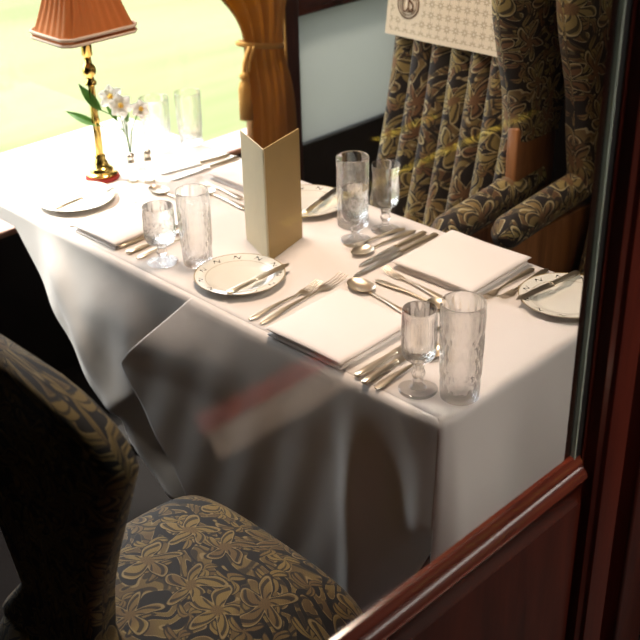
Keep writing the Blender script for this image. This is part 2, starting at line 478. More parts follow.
# ------------------------------------------------------------------ table and cloth
TL, TW = -1.60, .572
t = thing('dining_table', 'long dining table hidden beneath the white linen cloth', 'table', (-.8, .286, 0))
tt = MB().rbox(-.78, .785, -.275, .275, .68, .7145, .006).build('tabletop', WALNUT, t)
for sx in (-1, 1):
    MB().rbox(sx*.40-.04, sx*.40+.04, -.04, .04, .03, .68, .008).build('pedestal', DARKWALL, t)
    MB().rbox(sx*.40-.05, sx*.40+.05, -.20, .20, .0, .03, .008).build('foot', DARKWALL, t)

cl = MB()
NX, NY = 120, 40
def top(u, v):
    return (lerp(TL, -.012, u), lerp(.012, TW-.012, v), TZ + .0006*sin(31*u+3*v)*sin(9*v+5*u)*min(1, 20*u*(1-u))*min(1, 12*v*(1-v)))
cl.grid(top, NX, NY)
def edge_round(d, r=.012):
    """outward and downward travel over a rounded table edge"""
    if d < r*PI/2: a = d/r; return r*sin(a), r*(1-cos(a))
    return r, r + d - r*PI/2
def hem1(x):
    if x < -1.262: return .675
    if x < -.75: return lerp(.675, .185, (x+1.262)/.512)
    return .185
def sheet1(u, v):
    x = lerp(TL, -.45, u); depth = TZ - hem1(x); d = v*(depth+.007)
    o, dz = edge_round(d)
    y = .012 - o
    k = smooth((d-.02)/.2)
    y -= .012*k*(.5+.5*sin(13*x+2.2)) + .004*sin(40*x+9*d)*k
    # ridge near the window end and the darker lower flap
    y -= .085*max(0, min(.42, x+1.27))*smooth(d/.15)*(1-smooth((x+.82)/.18))
    y -= .020*math.exp(-((x+1.14-.10*(d/.13))/.05)**2)*smooth(d/.1)
    s = ((x+.919)*.61+(TZ-dz-.338)*-.79)          # past the diagonal crease
    y += .022*smooth(s/.02)
    return (x, y, TZ-dz)
cl.grid(sheet1, 110, 50)
def left2(z):
    if z > .535: return lerp(-.790, -.622, (z-.535)/.185)
    return lerp(-.790, -.42, (.535-z)/.435)
def right2(z):
    if z > .50: return 0.
    return lerp(0., -.16, (.50-z)/.36)
def corner_edge(d):
    o, dz = edge_round(d)
    return (-.012+o*.72+.010*smooth(d/.3), .012-o*.72-.028*smooth(d/.35))
def sheet2(u, v):
    d = v*.60; o, dz = edge_round(d); z = TZ-dz
    xl, xr = left2(min(z, TZ)), right2(z)
    if z > .50: xr = corner_edge(d)[0]
    x = lerp(xl, xr, u)
    k = smooth((d-.01)/.25)
    y = .012 - o - .003*smooth(d/.05)
    fl = math.exp(-(max(0, x-xl))/.16)
    y -= (fl*.022+.055*math.exp(-max(0, x-xl)/.42)-.012)*smooth(d/.16)
    y -= k*.020*math.exp(-((x+.185-.02*d)/.030)**2)          # the sharp standing fold
    y += k*.022*math.exp(-((x+.105)/.05)**2)
    y -= k*.006*(.5+.5*sin(11*x+1.0+2*d))
    y -= k*.020*math.exp(-((x+.02)/.03)**2)
    y += .002*sin(55*x+14*d)*k
    ye = corner_edge(d)[1] + .06*smooth((d-.20)/.12)
    y = lerp(y, ye, smooth((u-.88)/.12))
    return (x, y, z)
cl.grid(sheet2, 150, 60)
# aisle end
def sheet3(u, v):
    d = v*.52; o, dz = edge_round(d); z = TZ-dz
    k = smooth((d-.01)/.25); xe, ye = corner_edge(d)
    y = lerp(ye, TW-.012+.06*k, u)
    x = -.012 + o + k*(.012*sin(17*y+.6)+.006*sin(37*y+2)+.012)
    x = lerp(xe, x, smooth(u/.06))
    return (x, y, z)
cl.grid(sheet3, NY, 50)
# far side
def sheet4(u, v):
    d = v*.45; o, dz = edge_round(d); k = smooth((d-.01)/.25)
    x = lerp(TL, -.012, u)
    return (x, TW-.012+o+k*.012*sin(19*x), TZ-dz)
cl.grid(sheet4, NX, 24)
# window end
def sheet5(u, v):
    d = v*.06; o, dz = edge_round(d)
    return (TL-o, lerp(.012, TW-.012, u), TZ-dz)
cl.grid(sheet5, NY, 6)
# rounded corners at the two aisle-side edges
for (cx, cy, a0) in ((-.012, TW-.012, 0), (TL, .012, -PI), (TL, TW-.012, PI/2)):
    def corner(u, v, cx=cx, cy=cy, a0=a0):
        o, dz = edge_round(v*.045); a = a0+u*PI/2
        return (cx+o*cos(a), cy+o*sin(a), TZ-dz)
    cl.grid(corner, 8, 8)
o = cl.build('tablecloth', LINEN, angle=75, recalc=True)
sol = o.modifiers.new('thickness', 'SOLIDIFY'); sol.thickness = .0012; sol.offset = -1 if False else 0
tag(o, 'long white linen tablecloth hanging in folds over the laid dining table', 'tablecloth')

# ------------------------------------------------------------------ plates
def plate_mesh():
    outer = [(0, .0), (.048, .0), (.052, .002), (.062, .006), (.075, .0095), (.088, .013), (.0905, .0142), (.0905, .0152), (.088, .0148), (.074, .0115), (.064, .0085), (.056, .0048), (.05, .0038), (0, .0034)]
    return MB().lathe(outer, 72)
def plate(loc, label, rz):
    o = plate_mesh().build('bread_plate', CHINA, angle=60)
    o.location = loc; o.rotation_euler = (0, 0, rz)
    return tag(o, label, 'plate', 'patterned bread plates on the table')
PZ = TZ+.0008
plate((-.607, .116, PZ), 'white sprig-rimmed bread plate in front of the standing card', .2)
plate((-.086, .474, PZ), 'white sprig-rimmed bread plate at the right, nearest the door frame', 1.2)
plate((-.770, .462, PZ), 'white sprig-rimmed bread plate behind the standing card at the far edge', 2.0)
plate((-1.185, .122, PZ), 'pale bread plate bleached by sunlight left of the sunlit napkin', .7)

# ------------------------------------------------------------------ cutlery (local +Y runs from handle end to tip)
def handle_secs(L, w0=.0085, w1=.0028, t=.0022):
    ss = []
    for i in range(15):
        q = i/14; w = lerp(w0, w1, smooth(q*1.15)); 
        if i == 0: w = w0*.35
        if i == 1: w = w0*.85
        ss.append(((0, q*L, .0032+.0035*sin(q*PI)*.6), w, t*(.8+.3*q)))
    return ss
def mk_knife(L, name='table_knife'):
    r = thing(name, '', 'knife')
    H = L*.45
    hs = [((0, 0, .0048), .003, .002), ((0, .003, .0048), .0075, .0038), ((0, H*.2, .0048), .0080, .0042), ((0, H*.7, .0048), .0062, .0040), ((0, H*.95, .0048), .0055, .0036), ((0, H, .0048), .0068, .0042)]
    MB().loft(hs).build('handle', SILVER, r)
    B = L-H; bs = []
    for i in range(13):
        q = i/12; w = .0088*(1-.25*q*q) if q < .8 else .0088*.84*math.sqrt(max(.02, 1-((q-.8)/.2)**2))
        bs.append(((.0015*q, H+q*B, .0042-.002*q), w, .0009))
    MB().loft(bs, 8).build('blade', STEEL, r)
    return r
def mk_fork(L, name='table_fork'):
    r = thing(name, '', 'fork')
    H = L*.66; w = .0105*L/.19
    MB().loft(handle_secs(H)).build('handle', SILVER, r)
    T = L-H; hd = MB()
    hd.loft([((0, H-.002, .0036), .0028, .0022), ((0, H+T*.10, .0042), .0045, .0018), ((0, H+T*.22, .0030), w*.85, .0013), ((0, H+T*.34, .0022), w, .0011), ((0, H+T*.40, .0022), w, .0010)], 10)
    for k in range(4):
        x = (-1.5+k)*w*.53
        hd.loft([((x, H+T*(.36+.64*q), .0022+.008*q*q), .0016*(1-.45*q), .0010) for q in [i/7 for i in range(8)]], 8)
    hd.build('tines', SILVER, r)
    return r
def mk_spoon(L, name='table_spoon'):
    r = thing(name, '', 'spoon')
    H = L*.70; T = L-H; w = T*.36
    MB().loft(handle_secs(H+.004)).build('handle', SILVER, r)
    def bowl(lift):
        def f(u, v):
            a = 2*PI*u; q = v
            y = H+T*.5+T*.5*cos(a)*q; x = w*sin(a)*q*(1.0-.12*cos(a))
            return (x, y, .0085-.0075*(1-q*q)**.8+lift)
        return f
    MB().grid(bowl(.0), 32, 10).grid(bowl(-.0010), 32, 10, flip=True).build('bowl', SILVER, r, recalc=False)
    return r
PROTO = {'knife': mk_knife, 'fork': mk_fork, 'spoon': mk_spoon}
first = {}
def lay(kind, a, b, label, group, L=None, z=TZ+.0012, dz=0):
    a, b = Vector((a[0], a[1])), Vector((b[0], b[1])); d = b-a
    L = round(L or d.length, 2)
    key = (kind, L)
    if key not in first: first[key] = r = PROTO[kind](L)
    else: r = copy_tree(first[key])
    r.location = (a.x, a.y, z); r.rotation_mode = 'XYZ'
    r.rotation_euler = (math.asin(dz/L) if dz else 0, 0, math.atan2(d.y, d.x)-PI/2)
    r['label'] = label; r['group'] = group
    return r
G1, G2, G3, G4 = 'cutlery of the near right setting', 'cutlery of the far right setting', 'cutlery of the near left setting', 'cutlery of the far left setting'
lay('fork', (-.470, .018), (-.476, .208), 'smaller silver fork left of the near right napkin, closest to the plate', G1)
lay('fork', (-.443, .022), (-.462, .262), 'longer silver fork tucked along the left edge of the near right napkin', G1)
lay('spoon', (-.222, .222), (-.442, .256), 'silver dessert spoon lying above the near right napkin', G1)
lay('knife', (-.190, .008), (-.197, .238), 'broad-handled silver knife tight against the near right napkin', G1)
lay('knife', (-.166, .000), (-.178, .200), 'thin silver knife second from the near right napkin', G1)
lay('spoon', (-.141, .004), (-.146, .184), 'silver spoon beside the near cut-glass goblet, outermost of its row', G1)
lay('knife', (-.452, .535), (-.447, .275), 'long silver knife tight against the far right napkin', G2)
lay('knife', (-.476, .525), (-.470, .315), 'silver knife second from the far right napkin', G2)
lay('spoon', (-.499, .518), (-.512, .338), 'silver soup spoon beside the far stemmed glass', G2)
lay('fork', (-.523, .512), (-.548, .352), 'slim silver fork closest to the far stemmed glass', G2)
lay('spoon', (-.405, .292), (-.215, .296), 'silver dessert spoon between the two right-hand napkins', G2)
lay('fork', (-.245, .318), (-.425, .338), 'silver dessert fork in front of the far right napkin', G2)
lay('fork', (-.208, .540), (-.203, .365), 'silver fork tight against the right edge of the far right napkin', G2)
lay('fork', (-.186, .556), (-.178, .384), 'silver fork under the rim of the right-hand bread plate', G2)
lay('knife', (-.905, .038), (-.908, .268), 'silver knife tight against the sunlit near left napkin', G3)
lay('knife', (-.868, .032), (-.872, .232), 'silver knife second from the sunlit near left napkin', G3)
lay('spoon', (-.836, .034), (-.840, .214), 'silver spoon beside the near left cut goblet', G3)
lay('spoon', (-.925, .290), (-1.115, .283), 'silver dessert spoon lying near the salt and pepper pots', G3)
lay('fork', (-1.078, .030), (-1.076, .22), 'silver fork along the left edge of the sunlit near left napkin', G3)
lay('spoon', (-.850, .352), (-1.03, .358), 'silver dessert spoon in sunlight left of the standing card', G4)
lay('fork', (-.905, .385), (-1.075, .392), 'silver dessert fork in sunlight above the far left napkin', G4)
lay('knife', (-1.112, .555), (-1.118, .345), 'silver knife right behind the pepper pot in sunlight', G4)
lay('knife', (-1.140, .550), (-1.170, .350), 'silver knife behind the salt pot in sunlight', G4)
# knives on the bread plates
for (a, b, lab) in [((-.555, .040), (-.566, .215), 'butter knife resting across the plate in front of the card'),
                    ((-.118, .560), (-.142, .375), 'butter knife resting across the right-hand bread plate'),
                    ((-.715, .400), (-.765, .548), 'butter knife resting on the plate behind the standing card'),
                    ((-1.150, .045), (-1.165, .205), 'butter knife resting on the sun-bleached plate')]:
    lay('knife', a, b, lab, 'butter knives on the bread plates', .17, PZ+.0142)

# ------------------------------------------------------------------ napkins
def napkin(cx, cy, sx, sy, rz, label):
    r = thing('folded_napkin', label, 'napkin', (cx, cy, TZ+.001), rz, 'folded white napkins')
    def layer(k, grow, z0, th, name):
        a, b = sx/2+grow, sy/2+grow
        def pt(u, v, up):
            x, y = (2*u-1), (2*v-1)
            e = min(1, (1-abs(x))*a/.012); f = min(1, (1-abs(y))*b/.012)
            dome = (1-x*x)*(1-y*y)
            drop = 1-(1-math.sqrt(max(0, 1-(1-e)**2)))*.8
            drop *= 1-(1-math.sqrt(max(0, 1-(1-f)**2)))*.8
            wav = .0012*sin(5*u+k)*sin(4*v+2*k)
            if up: return (x*a, y*b, z0+th*(.45+.55*drop)+.004*dome+wav)
            return (x*a, y*b, z0+th*(.45-.45*drop)+(.004*dome if k else 0)+(wav if k else 0))
        uvf = lambda u, v: (u*sx, v*sy)
        m = MB().shell(lambda u, v: pt(u, v, True), lambda u, v: pt(u, v, False), 36, 36, uvf)
        return m.build(name, NAPKIN, r, angle=80)
    layer(0, 0, 0, .0065, 'lower_fold')
    layer(1, -.003, .0068, .0055, 'middle_fold')
    layer(2, .002, .0126, .0075, 'top_fold')
    return r
napkin(-.317, .103, .182, .196, .02, 'folded white napkin at the near table edge beside the cut-glass goblet')
napkin(-.322, .455, .196, .192, .02, 'folded white napkin on the far side before the pleated chair')
napkin(-.977, .105, .150, .160, .02, 'folded white napkin in full sunlight at the left of the table')
napkin(-.985, .482, .150, .130, .0, 'white napkin lost in glare behind the pepper pot')

# ------------------------------------------------------------------ glasses
def cut(n, z0, z1, amp, tw=0.0):
    def f(a, z, r):
        k = smooth((z-z0)/.006)*smooth((z1-z)/.006)
        return 1+k*amp*(abs(cos(n*a+tw*z))-.6)
    return f
def dia(n, bands):
    def f(a, z, r):
        s = 0
        for (z0, z1, amp, kind) in bands:
            k = smooth((z-z0)/.004)*smooth((z1-z)/.004)
            if kind == 'd': s += k*amp*(max(abs(cos(n*a+z*150)), abs(cos(n*a-z*150)))-.85)*3
            else: s += k*amp*(abs(cos(n*a))-.6)
        return 1+s
    return f
def subdiv(p, m=5):
    out = []
    for i in range(len(p)-1):
        for k in range(m): out.append((lerp(p[i][0], p[i+1][0], k/m), lerp(p[i][1], p[i+1][1], k/m)))
    out.append(p[-1]); return out
def tumbler(loc, h, r, label, bands, n=8, name='tumbler', waist=.88, group='cut glass tumblers'):
    o_ = [(0, .0), (r*waist*.9, 0), (r*waist, .003), (r*waist, .02), (r*.93, h*.3), (r*.97, h*.6), (r, h-.001), (r-.0005, h)]
    i_ = [(r-.0016, h), (r-.0022, h-.002), (r*.97-.003, h*.6), (r*.93-.004, h*.3), (r*waist-.006, .020), (r*waist-.011, .013), (0, .012)]
    mb = MB()
    f = dia(n, bands)
    po, pi = subdiv(o_, 7), subdiv(i_, 3)
    fo = lambda a, z, rr: f(a, z, rr) if rr > r*.5 else 1
    A = MB().lathe(po, 112, rmod=fo); B = MB().lathe(pi, 112)
    mb.raw(A.v, [q for q in A.f if len(q) == 4]); mb.raw(B.v, [q for q in B.f if len(q) == 4])
    ob = mb.build(name, GLASS, angle=40); ob.location = loc
    return tag(ob, label, 'glass', group)
def goblet(loc, h, rb, rf, label, stem, bands, n=8, lip=0.0, name='goblet'):
    zb = h*stem
    o_ = [(0, 0), (rf*.97, 0), (rf, .0015), (rf*.9, .0035), (rf*.45, .007), (.0085, .012), (.0075, zb*.40), (.0105, zb*.5), (.0115, zb*.58), (.0085, zb*.72), (.010, zb*.86), (rb*.55, zb), (rb*.85, zb+.006), (rb*.97, zb+.016), (rb, zb+(h-zb)*.45), (rb*.98, zb+(h-zb)*.75), (rb+lip, h-.001), (rb+lip-.0006, h)]
    i_ = [(rb+lip-.0016, h), (rb*.98-.002, zb+(h-zb)*.75), (rb-.0025, zb+(h-zb)*.45), (rb*.97-.004, zb+.018), (rb*.8-.003, zb+.011), (rb*.4, zb+.008), (0, zb+.0075)]
    f = dia(n, bands)
    A = MB().lathe(subdiv(o_, 6), 112, rmod=lambda a, z, rr: f(a, z, rr) if rr > .006 else 1); B = MB().lathe(subdiv(i_, 3), 112)
    mb = MB(); mb.raw(A.v, [q for q in A.f if len(q) == 4]); mb.raw(B.v, [q for q in B.f if len(q) == 4])
    ob = mb.build(name, GLASS, angle=40); ob.location = loc
    return tag(ob, label, 'glass', 'stemmed goblets')
GZ = TZ+.0015
goblet((-.091, .053, GZ), .152, .0285, .033, 'cut crystal goblet nearest the table corner beside the tumbler', .38, [(.062, .085, .07, 'd'), (.085, .142, .085, 'f'), (.02, .055, .10, 'f')], 9)
tumbler((-.028, .083, GZ), .176, .0365, 'tall cut crystal tumbler closest to the door frame', [(.008, .034, .07, 'f'), (.042, .074, .05, 'd'), (.080, .125, .055, 'd'), (.130, .160, .05, 'f')], 9)
goblet((-.553, .484, GZ), .150, .0285, .031, 'tulip-shaped engraved goblet at the far edge before the pleated chair', .36, [(.058, .10, .09, 'f')], 9, .002)
tumbler((-.622, .456, GZ), .158, .0355, 'tall straight tumbler behind the small goblet at the far edge', [(.01, .03, .05, 'f'), (.06, .11, .045, 'd')], 8, waist=.95)
goblet((-.566, .404, GZ), .118, .0275, .032, 'small stemmed goblet in front of the tall straight tumbler', .38, [(.052, .10, .07, 'd')], 8)
goblet((-.785, .062, GZ), .124, .032, .032, 'sunlit diamond-cut goblet left of the front bread plate', .34, [(.045, .09, .08, 'd'), (.09, .115, .06, 'f')], 9)
tumbler((-.728, .108, GZ), .160, .034, 'sunlit clear tumbler beside the diamond-cut goblet', [(.01, .03, .06, 'f'), (.04, .12, .055, 'd')], 8)
tumbler((-1.318, .462, GZ), .135, .038, 'left of the two glare-bleached tumblers by the window', [(.01, .03, .03, 'f'), (.04, .08, .03, 'd')], 8)
tumbler((-1.290, .548, GZ), .135, .034, 'right of the two glare-bleached tumblers by the window', [(.01, .03, .03, 'f'), (.04, .08, .03, 'd')], 8)

# ------------------------------------------------------------------ standing card
cd = thing('menu_card', 'tall folded cream and gold card standing open on the table', 'menu card', (-.622, .207, TZ+.001))
def leaf(dx, dy, mat, name, lean):
    L = math.hypot(dx, dy); nx, ny = -dy/L, dx/L
    th = .0022 if name == 'right_leaf' else -.0022
    def f(off):
        return lambda u, v: (dx*u+nx*off, dy*u+ny*off, .0+.243*v)
    MB().shell(f(0), f(th), 6, 8, lambda u, v: (u*L, v*.24)).build(name, mat, cd, smooth=False)
leaf(-.036, .131, CARDD, 'right_leaf', 0)
leaf(-.118, .044, CARDL, 'left_leaf', 0)
MB().tube([(.0008, -.0008, .0), (.0008, -.0008, .243)], .0013, 8).build('fold_spine', CARDL, cd)

# ------------------------------------------------------------------ salt and pepper
for (x, y, h, nm, lab) in ((-1.186, .284, .074, 'salt_shaker', 'shorter glass salt pot with silver cap beside the brass lamp'), (-1.157, .312, .082, 'pepper_shaker', 'taller glass pepper pot with silver cap, right of the salt pot')):
    r = thing(nm, lab, 'shaker', (x, y, TZ+.001), 0, 'cruet pots')
    MB().lathe([(0, 0), (.012, 0), (.0125, .003), (.010, .010), (.0085, h*.45), (.009, h*.66), (.0085, h*.7), (0, h*.7)], 24, rmod=lambda a, z, rr: 1+.05*abs(cos(4*a))).build('body', VASEG, r, angle=40)
    MB().lathe([(0, h*.66), (.0095, h*.66), (.0098, h*.72), (.0075, h*.76), (.008, h*.80), (.0105, h*.86), (.0100, h*.94), (.006, h*.985), (0, h)], 24).build('cap', STEEL, r)
    MB().lathe([(0, 0.0001), (.0135, 0.0001), (.0138, .003), (.0118, .006), (0, .006)], 24).build('base_ring', SILVER, r)

# ------------------------------------------------------------------ table lamp
lp = thing('table_lamp', 'brass table lamp with pleated amber silk shade beside the window', 'lamp', (-1.262, .250, TZ+.0012))
MB().lathe([(0, 0), (.040, 0), (.041, .004), (.040, .008), (0, .008)], 40).build('foot_pad', REDPAD, lp)
MB().lathe([(0, .008), (.036, .008), (.038, .013), (.035, .017), (.029, .019), (.028, .026), (.024, .030), (.018, .034), (.0165, .042), (.012, .048), (.0135, .056), (.010, .062), (0, .062)], 40).build('base', BRASS, lp)
cm = MB(); tw = []
for i in range(60):
    q = i/59; tw.append((.0088-.0022*q+.0012*math.exp(-((q-.5)/.05)**2), .060+.17*q))
cm.lathe(tw, 40, rmod=lambda a, z, r: 1+.16*cos(5*a+z*70))
cm.build('column', BRASS, lp)
MB().lathe([(.007, .228), (.013, .231), (.0135, .238), (.009, .243), (.0085, .25), (.0145, .256), (.016, .266), (.0135, .276), (.008, .281), (.0075, .296), (.012, .300), (.0125, .335), (.007, .338), (.0035, .345), (.0035, .45), (0, .45)], 32).build('lamp_holder', BRASS, lp)
def shade_pt(u, q):
    """u runs round the rim of a rectangle with cut corners"""
    hx, hy = .078, .100; c = .018
    P = [(hx-c, -hy), (hx, -hy+c), (hx, hy-c), (hx-c, hy), (-hx+c, hy), (-hx, hy-c), (-hx, -hy+c), (-hx+c, -hy)]
    n = len(P); lens = [math.dist(P[i], P[(i+1) % n]) for i in range(n)]; T = sum(lens); s = (u % 1)*T
    for i in range(n):
        if s <= lens[i] or i == n-1:
            k = s/lens[i]; a, b = P[i], P[(i+1) % n]; x, y = lerp(a[0], b[0], k), lerp(a[1], b[1], k); break
        s -= lens[i]
    sc = lerp(1, .47, q**.85)
    pl = 1+.04*sin(2*PI*u*26)*(.35+q)*(1 if q > .04 else q/.04)
    return (x*sc*pl, y*sc*pl, .352+.155*q)
def inner(u, q):
    x, y, z = shade_pt(u, q); return (x*.985, y*.985, z)
shd = MB().grid(shade_pt, 272, 24).grid(inner, 272, 24, flip=True).build('lamp_shade', SHADE, lp, recalc=False, angle=80)
tr = MB()
def ring_(z0, z1, g):
    def f(u, v):
        x, y, _ = shade_pt(u, 0); a = 2*PI*v
        d = math.hypot(x, y); k = 1+(g+.0028*cos(a))/d
        return (x*k, y*k, (z0+z1)/2+(z1-z0)/2*sin(a))
    return f
tr.grid(ring_(.360, .368, .0018), 96, 8); tr.build('shade_braid', SHTRIM, shd)
MB().grid(ring_(.347, .354, .0012), 96, 8).build('shade_hem', SHTRIM, shd)
MB().grid(lambda u, v: tuple(a*b for a, b in zip(shade_pt(u, .052*v), (1.012, 1.012, 1)))[:2]+(.3535+.007*v,), 96, 2).build('shade_band', SHADE, shd)

# ------------------------------------------------------------------ bud vase and flowers
VX, VY = -1.262, .335
vs = MB().lathe([(0, 0), (.020, 0), (.0205, .003), (.012, .008), (.012, .02), (.0135, .05), (.011, .09), (.013, .125), (.0125, .126), (.0105, .122), (.0085, .09), (.011, .05), (.009, .022), (0, .02)], 32)
vo = vs.build('bud_vase', VASEG); vo.location = (VX, VY, TZ+.0012)
tag(vo, 'slim clear bud vase between the lamp and the cruet pots', 'vase')
def flower(label, head, leaves, R, k0, lean):
    r = thing('flower_spray', label, 'flower', (VX, VY, TZ+.024), 0, 'white flowers in the bud vase')
    hx, hy, hz = head
    pts = [(k0*.003, 0, 0)]
    for i in range(1, 9):
        q = i/8; pts.append((lerp(k0*.003, hx, q**2.2), lerp(0, hy, q**2.2), hz*q))
    MB().tube(pts, .0016, 6).build('stem', LEAF, r)
    dirv = Vector((lean[0], lean[1], lean[2])).normalized(); a = dirv.orthogonal().normalized(); b = dirv.cross(a); H = Vector(head)
    for k in range(6):
        an = k*PI/3+k0; d = a*cos(an)+b*sin(an); sd = dirv.cross(d)
        def pet(u, v, off=0, d=d, sd=sd):
            w = R*.40*sin(PI*min(1, .12+.86*v))**.8*(2*u-1)
            return tuple(H+d*(R*v)+sd*w+dirv*(R*(.55*v-.35*v*v)-.1*R*(2*u-1)**2*-1+off))
        MB().shell(pet, lambda u, v: pet(u, v, -.0006), 6, 8, lambda u, v: (u, v)).build('petal', PETAL, r, angle=80)
    cb = MB()
    for k in range(6):
        an = k*PI/3+.4; e = H+(a*cos(an)+b*sin(an))*R*.16+dirv*R*.5
        cb.tube([H, H.lerp(e, .6), e], lambda q: .0007+.0016*(q > .9), 6)
    cb.build('yellow_stamens', POLLEN, r)
    for (p0, p1, wd) in leaves:
        p0, p1 = Vector(p0), Vector(p1); zq = max(.02, p0.z-.035)/hz; st = Vector((lerp(k0*.003, hx, zq**2.2), lerp(0, hy, zq**2.2), zq*hz))
        MB().tube([st, st.lerp(p0, .5)+Vector((0, 0, -.006)), p0, p0.lerp(p1, .15)], .0013, 6).build('leaf_stalk', LEAF, r)
        d = p1-p0; sd = d.cross(Vector((.6, -.7, .35))).normalized()
        up = sd.cross(d).normalized()
        def lf(u, v, off=0):
            w = wd*sin(PI*(.04+.96*v)**.8)*(2*u-1)
            return tuple(p0+d*v+sd*w+up*(abs(2*u-1)*wd*.35+.10*d.length*sin(PI*v)*.6+off))
        MB().shell(lf, lambda u, v: lf(u, v, -.0006), 6, 14, lambda u, v: (u, v)).build('leaf', LEAF, r, angle=80)
    return r
flower('white flower with long green leaves beside the brass lamp stem', (-.020, -.020, .155), [((.020, -.080, .150), (-.028, -.100, .208), .0115), ((.012, -.085, .112), (-.075, -.115, .135), .0095), ((-.012, -.016, .10), (-.045, -.025, .15), .007)], .031, .2, (.6, -.6, .55))
flower('white flower with yellow stamens leaning right of the lamp', (.012, -.018, .142), [((.012, -.006, .10), (.035, -.012, .13), .005)], .030, .9, (.75, -.5, .4))
flower('white blossom furthest right above the bud vase', (.050, .008, .135), [], .024, 1.6, (.8, -.2, .4))

# ------------------------------------------------------------------ curtain
cu = thing('curtain', 'amber velvet curtain gathered by a gold tie-back beside the window', 'curtain', (-1.575, 1.03, .45))
def cur(off):
    def f(u, v):
        # u across, v from the hem upwards
        z = v*1.5
        pinch = math.exp(-((z-.37)/.13)**2)
        topw = smooth((z-.38)/.50)
        yl = lerp(-.050, -.040, smooth(z/.3)); yl = lerp(yl, -.048, pinch); yl -= .40*topw
        yr = lerp(.135, .105, pinch); yr = lerp(yr, .13, topw)
        y = lerp(yl, yr, u)
        a = .024*(1-.45*pinch)
        x = a*sin(2*PI*u*4.2+.9*sin(z*3)+.8*z*(u-.5))+a*.4*sin(2*PI*u*9+1)
        zz = z + (.03*sin(PI*u)**2*-1+.04*abs(u-.3))*(1-v)**6
        return (x+off, y, zz)
    return f
MB().shell(cur(0), cur(-.003), 120, 60, lambda u, v: (u*.4, v*1.5)).build('drape', CURT, cu, angle=80)
tie = MB()
band = []
for i in range(41):
    a = 2*PI*i/40; band.append((.038*cos(a), .026+.082*sin(a), .372-.018*sin(a)))
tie.tube(band, .008, 8)
tie = tie.build('tie_rope', GOLDT, cu)
hang = [(.040, -.052, .386), (.044, -.068, .366), (.046, -.080, .345), (.046, -.084, .318)]
MB().tube(hang, .0065, 8).tube([(p[0]+.006, p[1]+.013, p[2]) for p in hang], .0055, 8).build('tassel_cord', GOLDT, tie)
ts = MB().lathe([(0, .0), (.008, -.002), (.014, -.010), (.013, -.020), (.009, -.026), (.015, -.034), (.0185, -.05), (.020, -.145), (.017, -.146), (0, -.14)][::-1], 56, (.046, -.084, .322), rmod=lambda a, z, r: 1+(.06*cos(20*a) if z < -.03 else .03*cos(9*a)))
ts.build('tassel', GOLDT, tie, angle=80)
# brass hook and the slender gold cord on the pier
hk = MB().tube([(WX+.035, 1.150, .775), (WX+.06, 1.150, .775)], .004, 8).lathe([(0, -.008), (.006, -.006), (.008, 0), (.006, .006), (0, .008)], 16, (WX+.062, 1.150, .775))
o = hk.build('tieback_hook', BRASS); tag(o, 'small brass tie-back knob on the mahogany pier beside the curtain', 'hook')
crd = MB().tube([(WX+.045, 1.178, .50+.85*i/20) for i in range(21)], lambda q: .0042+.0007*sin(q*260), 8)
o = crd.build('gold_cord', GOLDT); tag(o, 'slender gold cord hanging down the mahogany pier right of the curtain', 'cord')

